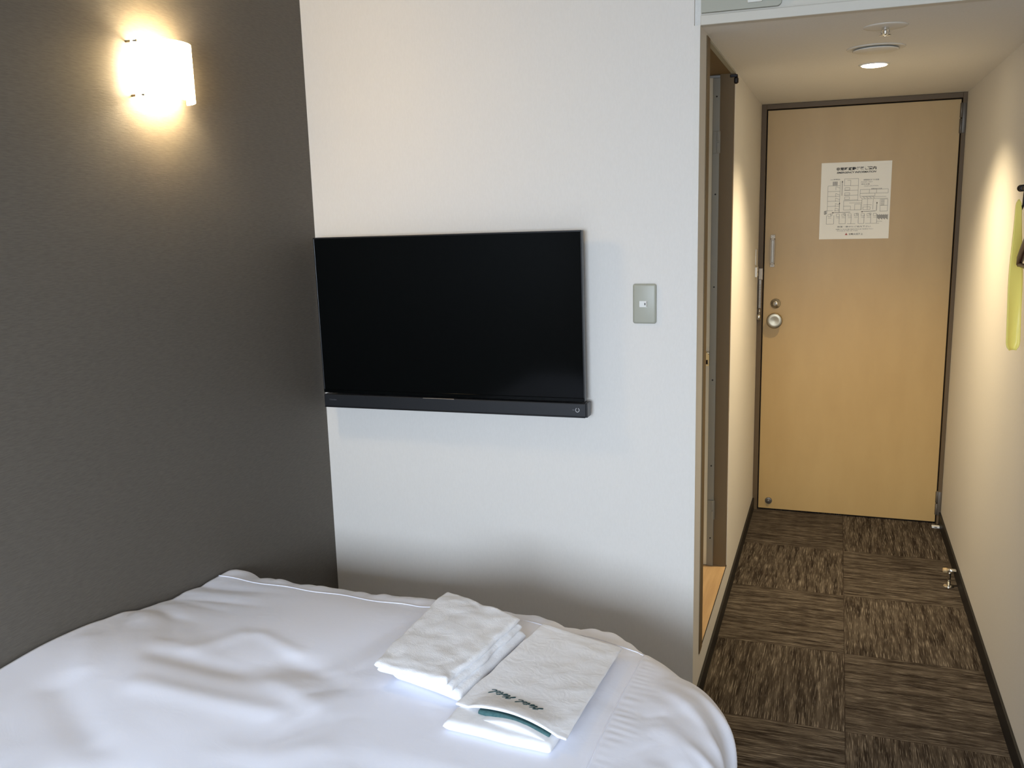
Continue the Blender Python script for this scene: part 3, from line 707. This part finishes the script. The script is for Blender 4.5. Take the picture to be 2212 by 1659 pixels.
# folded robe: lower fold sticks out towards the camera, upper fold bears the embroidery
rb = thing('folded_robe', 'folded white robe with dark script embroidery and teal lining on the duvet', 'robe', (0, 0, 0))
RL = [(-.672, 1.412), (-.455, 1.405), (-.430, 1.835), (-.618, 1.86)]
RU = [(-.668, 1.470), (-.432, 1.430), (-.422, 1.848), (-.615, 1.868)]
slab(bm := bmesh.new(), RL, .001, .022, edge=.011, wob=.0018, seed=3); obj('lower_fold', bm, M['yukata'], rb, True)
def lift_u(u, v):
    k = (1-smoothstep(0, .22, v))*math.sin(min(1, max(0, (u-.12)/.80))*math.pi)**.8; return (.017*k, .017*k)
slab(bm := bmesh.new(), RU, .022, .0275, edge=.0028, wob=.0022, seed=9, lift=lift_u); upf = obj('upper_fold', bm, M['yukata'], rb, True)
def mixp(a, b, t_): return (a[0]*(1-t_)+b[0]*t_, a[1]*(1-t_)+b[1]*t_)
LA, LB = mixp(RU[0], RU[1], .22), mixp(RU[0], RU[1], .86)
slab(bm := bmesh.new(), [(LA[0], LA[1]-.004), (LB[0], LB[1]-.004), (LB[0], LB[1]+.05), (LA[0], LA[1]+.05)], .0200, .0208, edge=.0006, wob=.0, seed=9, n_=60, m_=10, lift=lambda u, v: (.0, lift_u(.22+.64*u, v*.135+.004)[1]*.90))
obj('lining', bm, M['lining'], rb, True, 'teal lining showing at the opening')
slab(bm := bmesh.new(), [(-.602, 1.440), (-.468, 1.418), (-.472, 1.468), (-.598, 1.490)], .0215, .0222, edge=.006, wob=.001, seed=13, lift=lambda u, v: (0, .0105*math.sin(u*math.pi)), n_=40, m_=20); obj('inner_fold', bm, M['yukata'], rb, True)
# stack of towels
tw = thing('folded_towel', 'thick folded white towel lying left of the robe, its fold facing the camera', 'towel', (0, 0, 0))
slab(bm := bmesh.new(), [(-.842, 1.545), (-.672, 1.508), (-.640, 1.810), (-.858, 1.885)], .001, .027, edge=.015, wob=.003, seed=21); obj('lower_fold', bm, M['towel'], tw, True)
slab(bm := bmesh.new(), [(-.868, 1.525), (-.690, 1.502), (-.650, 1.812), (-.870, 1.895)], .025, .040, edge=.008, wob=.004, seed=33); obj('middle_fold', bm, M['towel'], tw, True)
slab(bm := bmesh.new(), [(-.872, 1.518), (-.698, 1.498), (-.655, 1.820), (-.874, 1.900)], .038, .053, edge=.009, wob=.0045, seed=35); obj('upper_fold', bm, M['towel'], tw, True)

# embroidery: two cursive words, read from the far side of the bed
def cursive():
    W_ = []; 
    W_.append([(0.0, .55), (.10, .80), (.32, .95), (.30, .6), (.20, .1), (.05, -.1), (-.05, .1), (.2, .45), (.6, .62), (.72, .95), (.60, .5), (.55, .05), (.68, .0), (.82, .2)])     # H
    W_.append([(.82, .2), (.95, .42), (1.08, .45), (1.0, .2), (.90, .0), (1.05, -.02), (1.18, .2), (1.08, .42), (1.30, .32)])                                       # o
    W_.append([(1.30, .32), (1.50, .85), (1.40, .3), (1.42, 0), (1.58, .05), (1.70, .22)]); W_.append([(1.28, .58), (1.66, .66)])                                   # t
    W_.append([(1.70, .22), (1.92, .40), (1.86, .48), (1.72, .25), (1.78, .0), (1.98, .05), (2.12, .3)])                                                            # e
    W_.append([(2.12, .3), (2.36, .85), (2.28, .98), (2.16, .5), (2.18, .02), (2.36, .0), (2.62, .22)])                                                             # l
    return W_
bm = bmesh.new()
eb = BVHTree.FromObject(upf, bpy.context.evaluated_depsgraph_get()) if False else None
me_ = upf.data; eb = BVHTree.FromPolygons([v.co.copy() for v in me_.vertices], [tuple(p.vertices) for p in me_.polygons])
E0, E1 = Vector((-.500, 1.503)), Vector((-.618, 1.545))          # word start (right end) to word end
ax = (E1-E0); ex = ax.normalized(); ey = Vector((-ex.y, ex.x))    # ey points towards the viewer's side: letters stand upside down
if ey.y > 0: ey = -ey
unit = ax.length/5.9
for wi, x_off in enumerate((0, 3.2)):
    for st in cursive():
        pts = []
        for a0, a1 in zip(st, st[1:]):
            for k in range(4):
                t_ = k/4; pts.append((a0[0]*(1-t_)+a1[0]*t_, a0[1]*(1-t_)+a1[1]*t_))
        pts.append(st[-1]); pl_ = []
        # soften
        for _ in range(2): pts = [pts[0]]+[((p[0]+2*q[0]+r[0])/4, (p[1]+2*q[1]+r[1])/4) for p, q, r in zip(pts, pts[1:], pts[2:])]+[pts[-1]]
        for px_, py_ in pts:
            q = E0+ex*unit*(px_+x_off+py_*.25)+ey*unit*(py_)*.95
            h_ = eb.ray_cast(Vector((q.x, q.y, 2)), Vector((0, 0, -1)))
            z = h_[0].z if h_[0] else .62
            pl_.append((q.x, q.y, z+.0003))
        tube(bm, pl_, .0009, 5)
obj('embroidery', bm, M['thread'], rb)
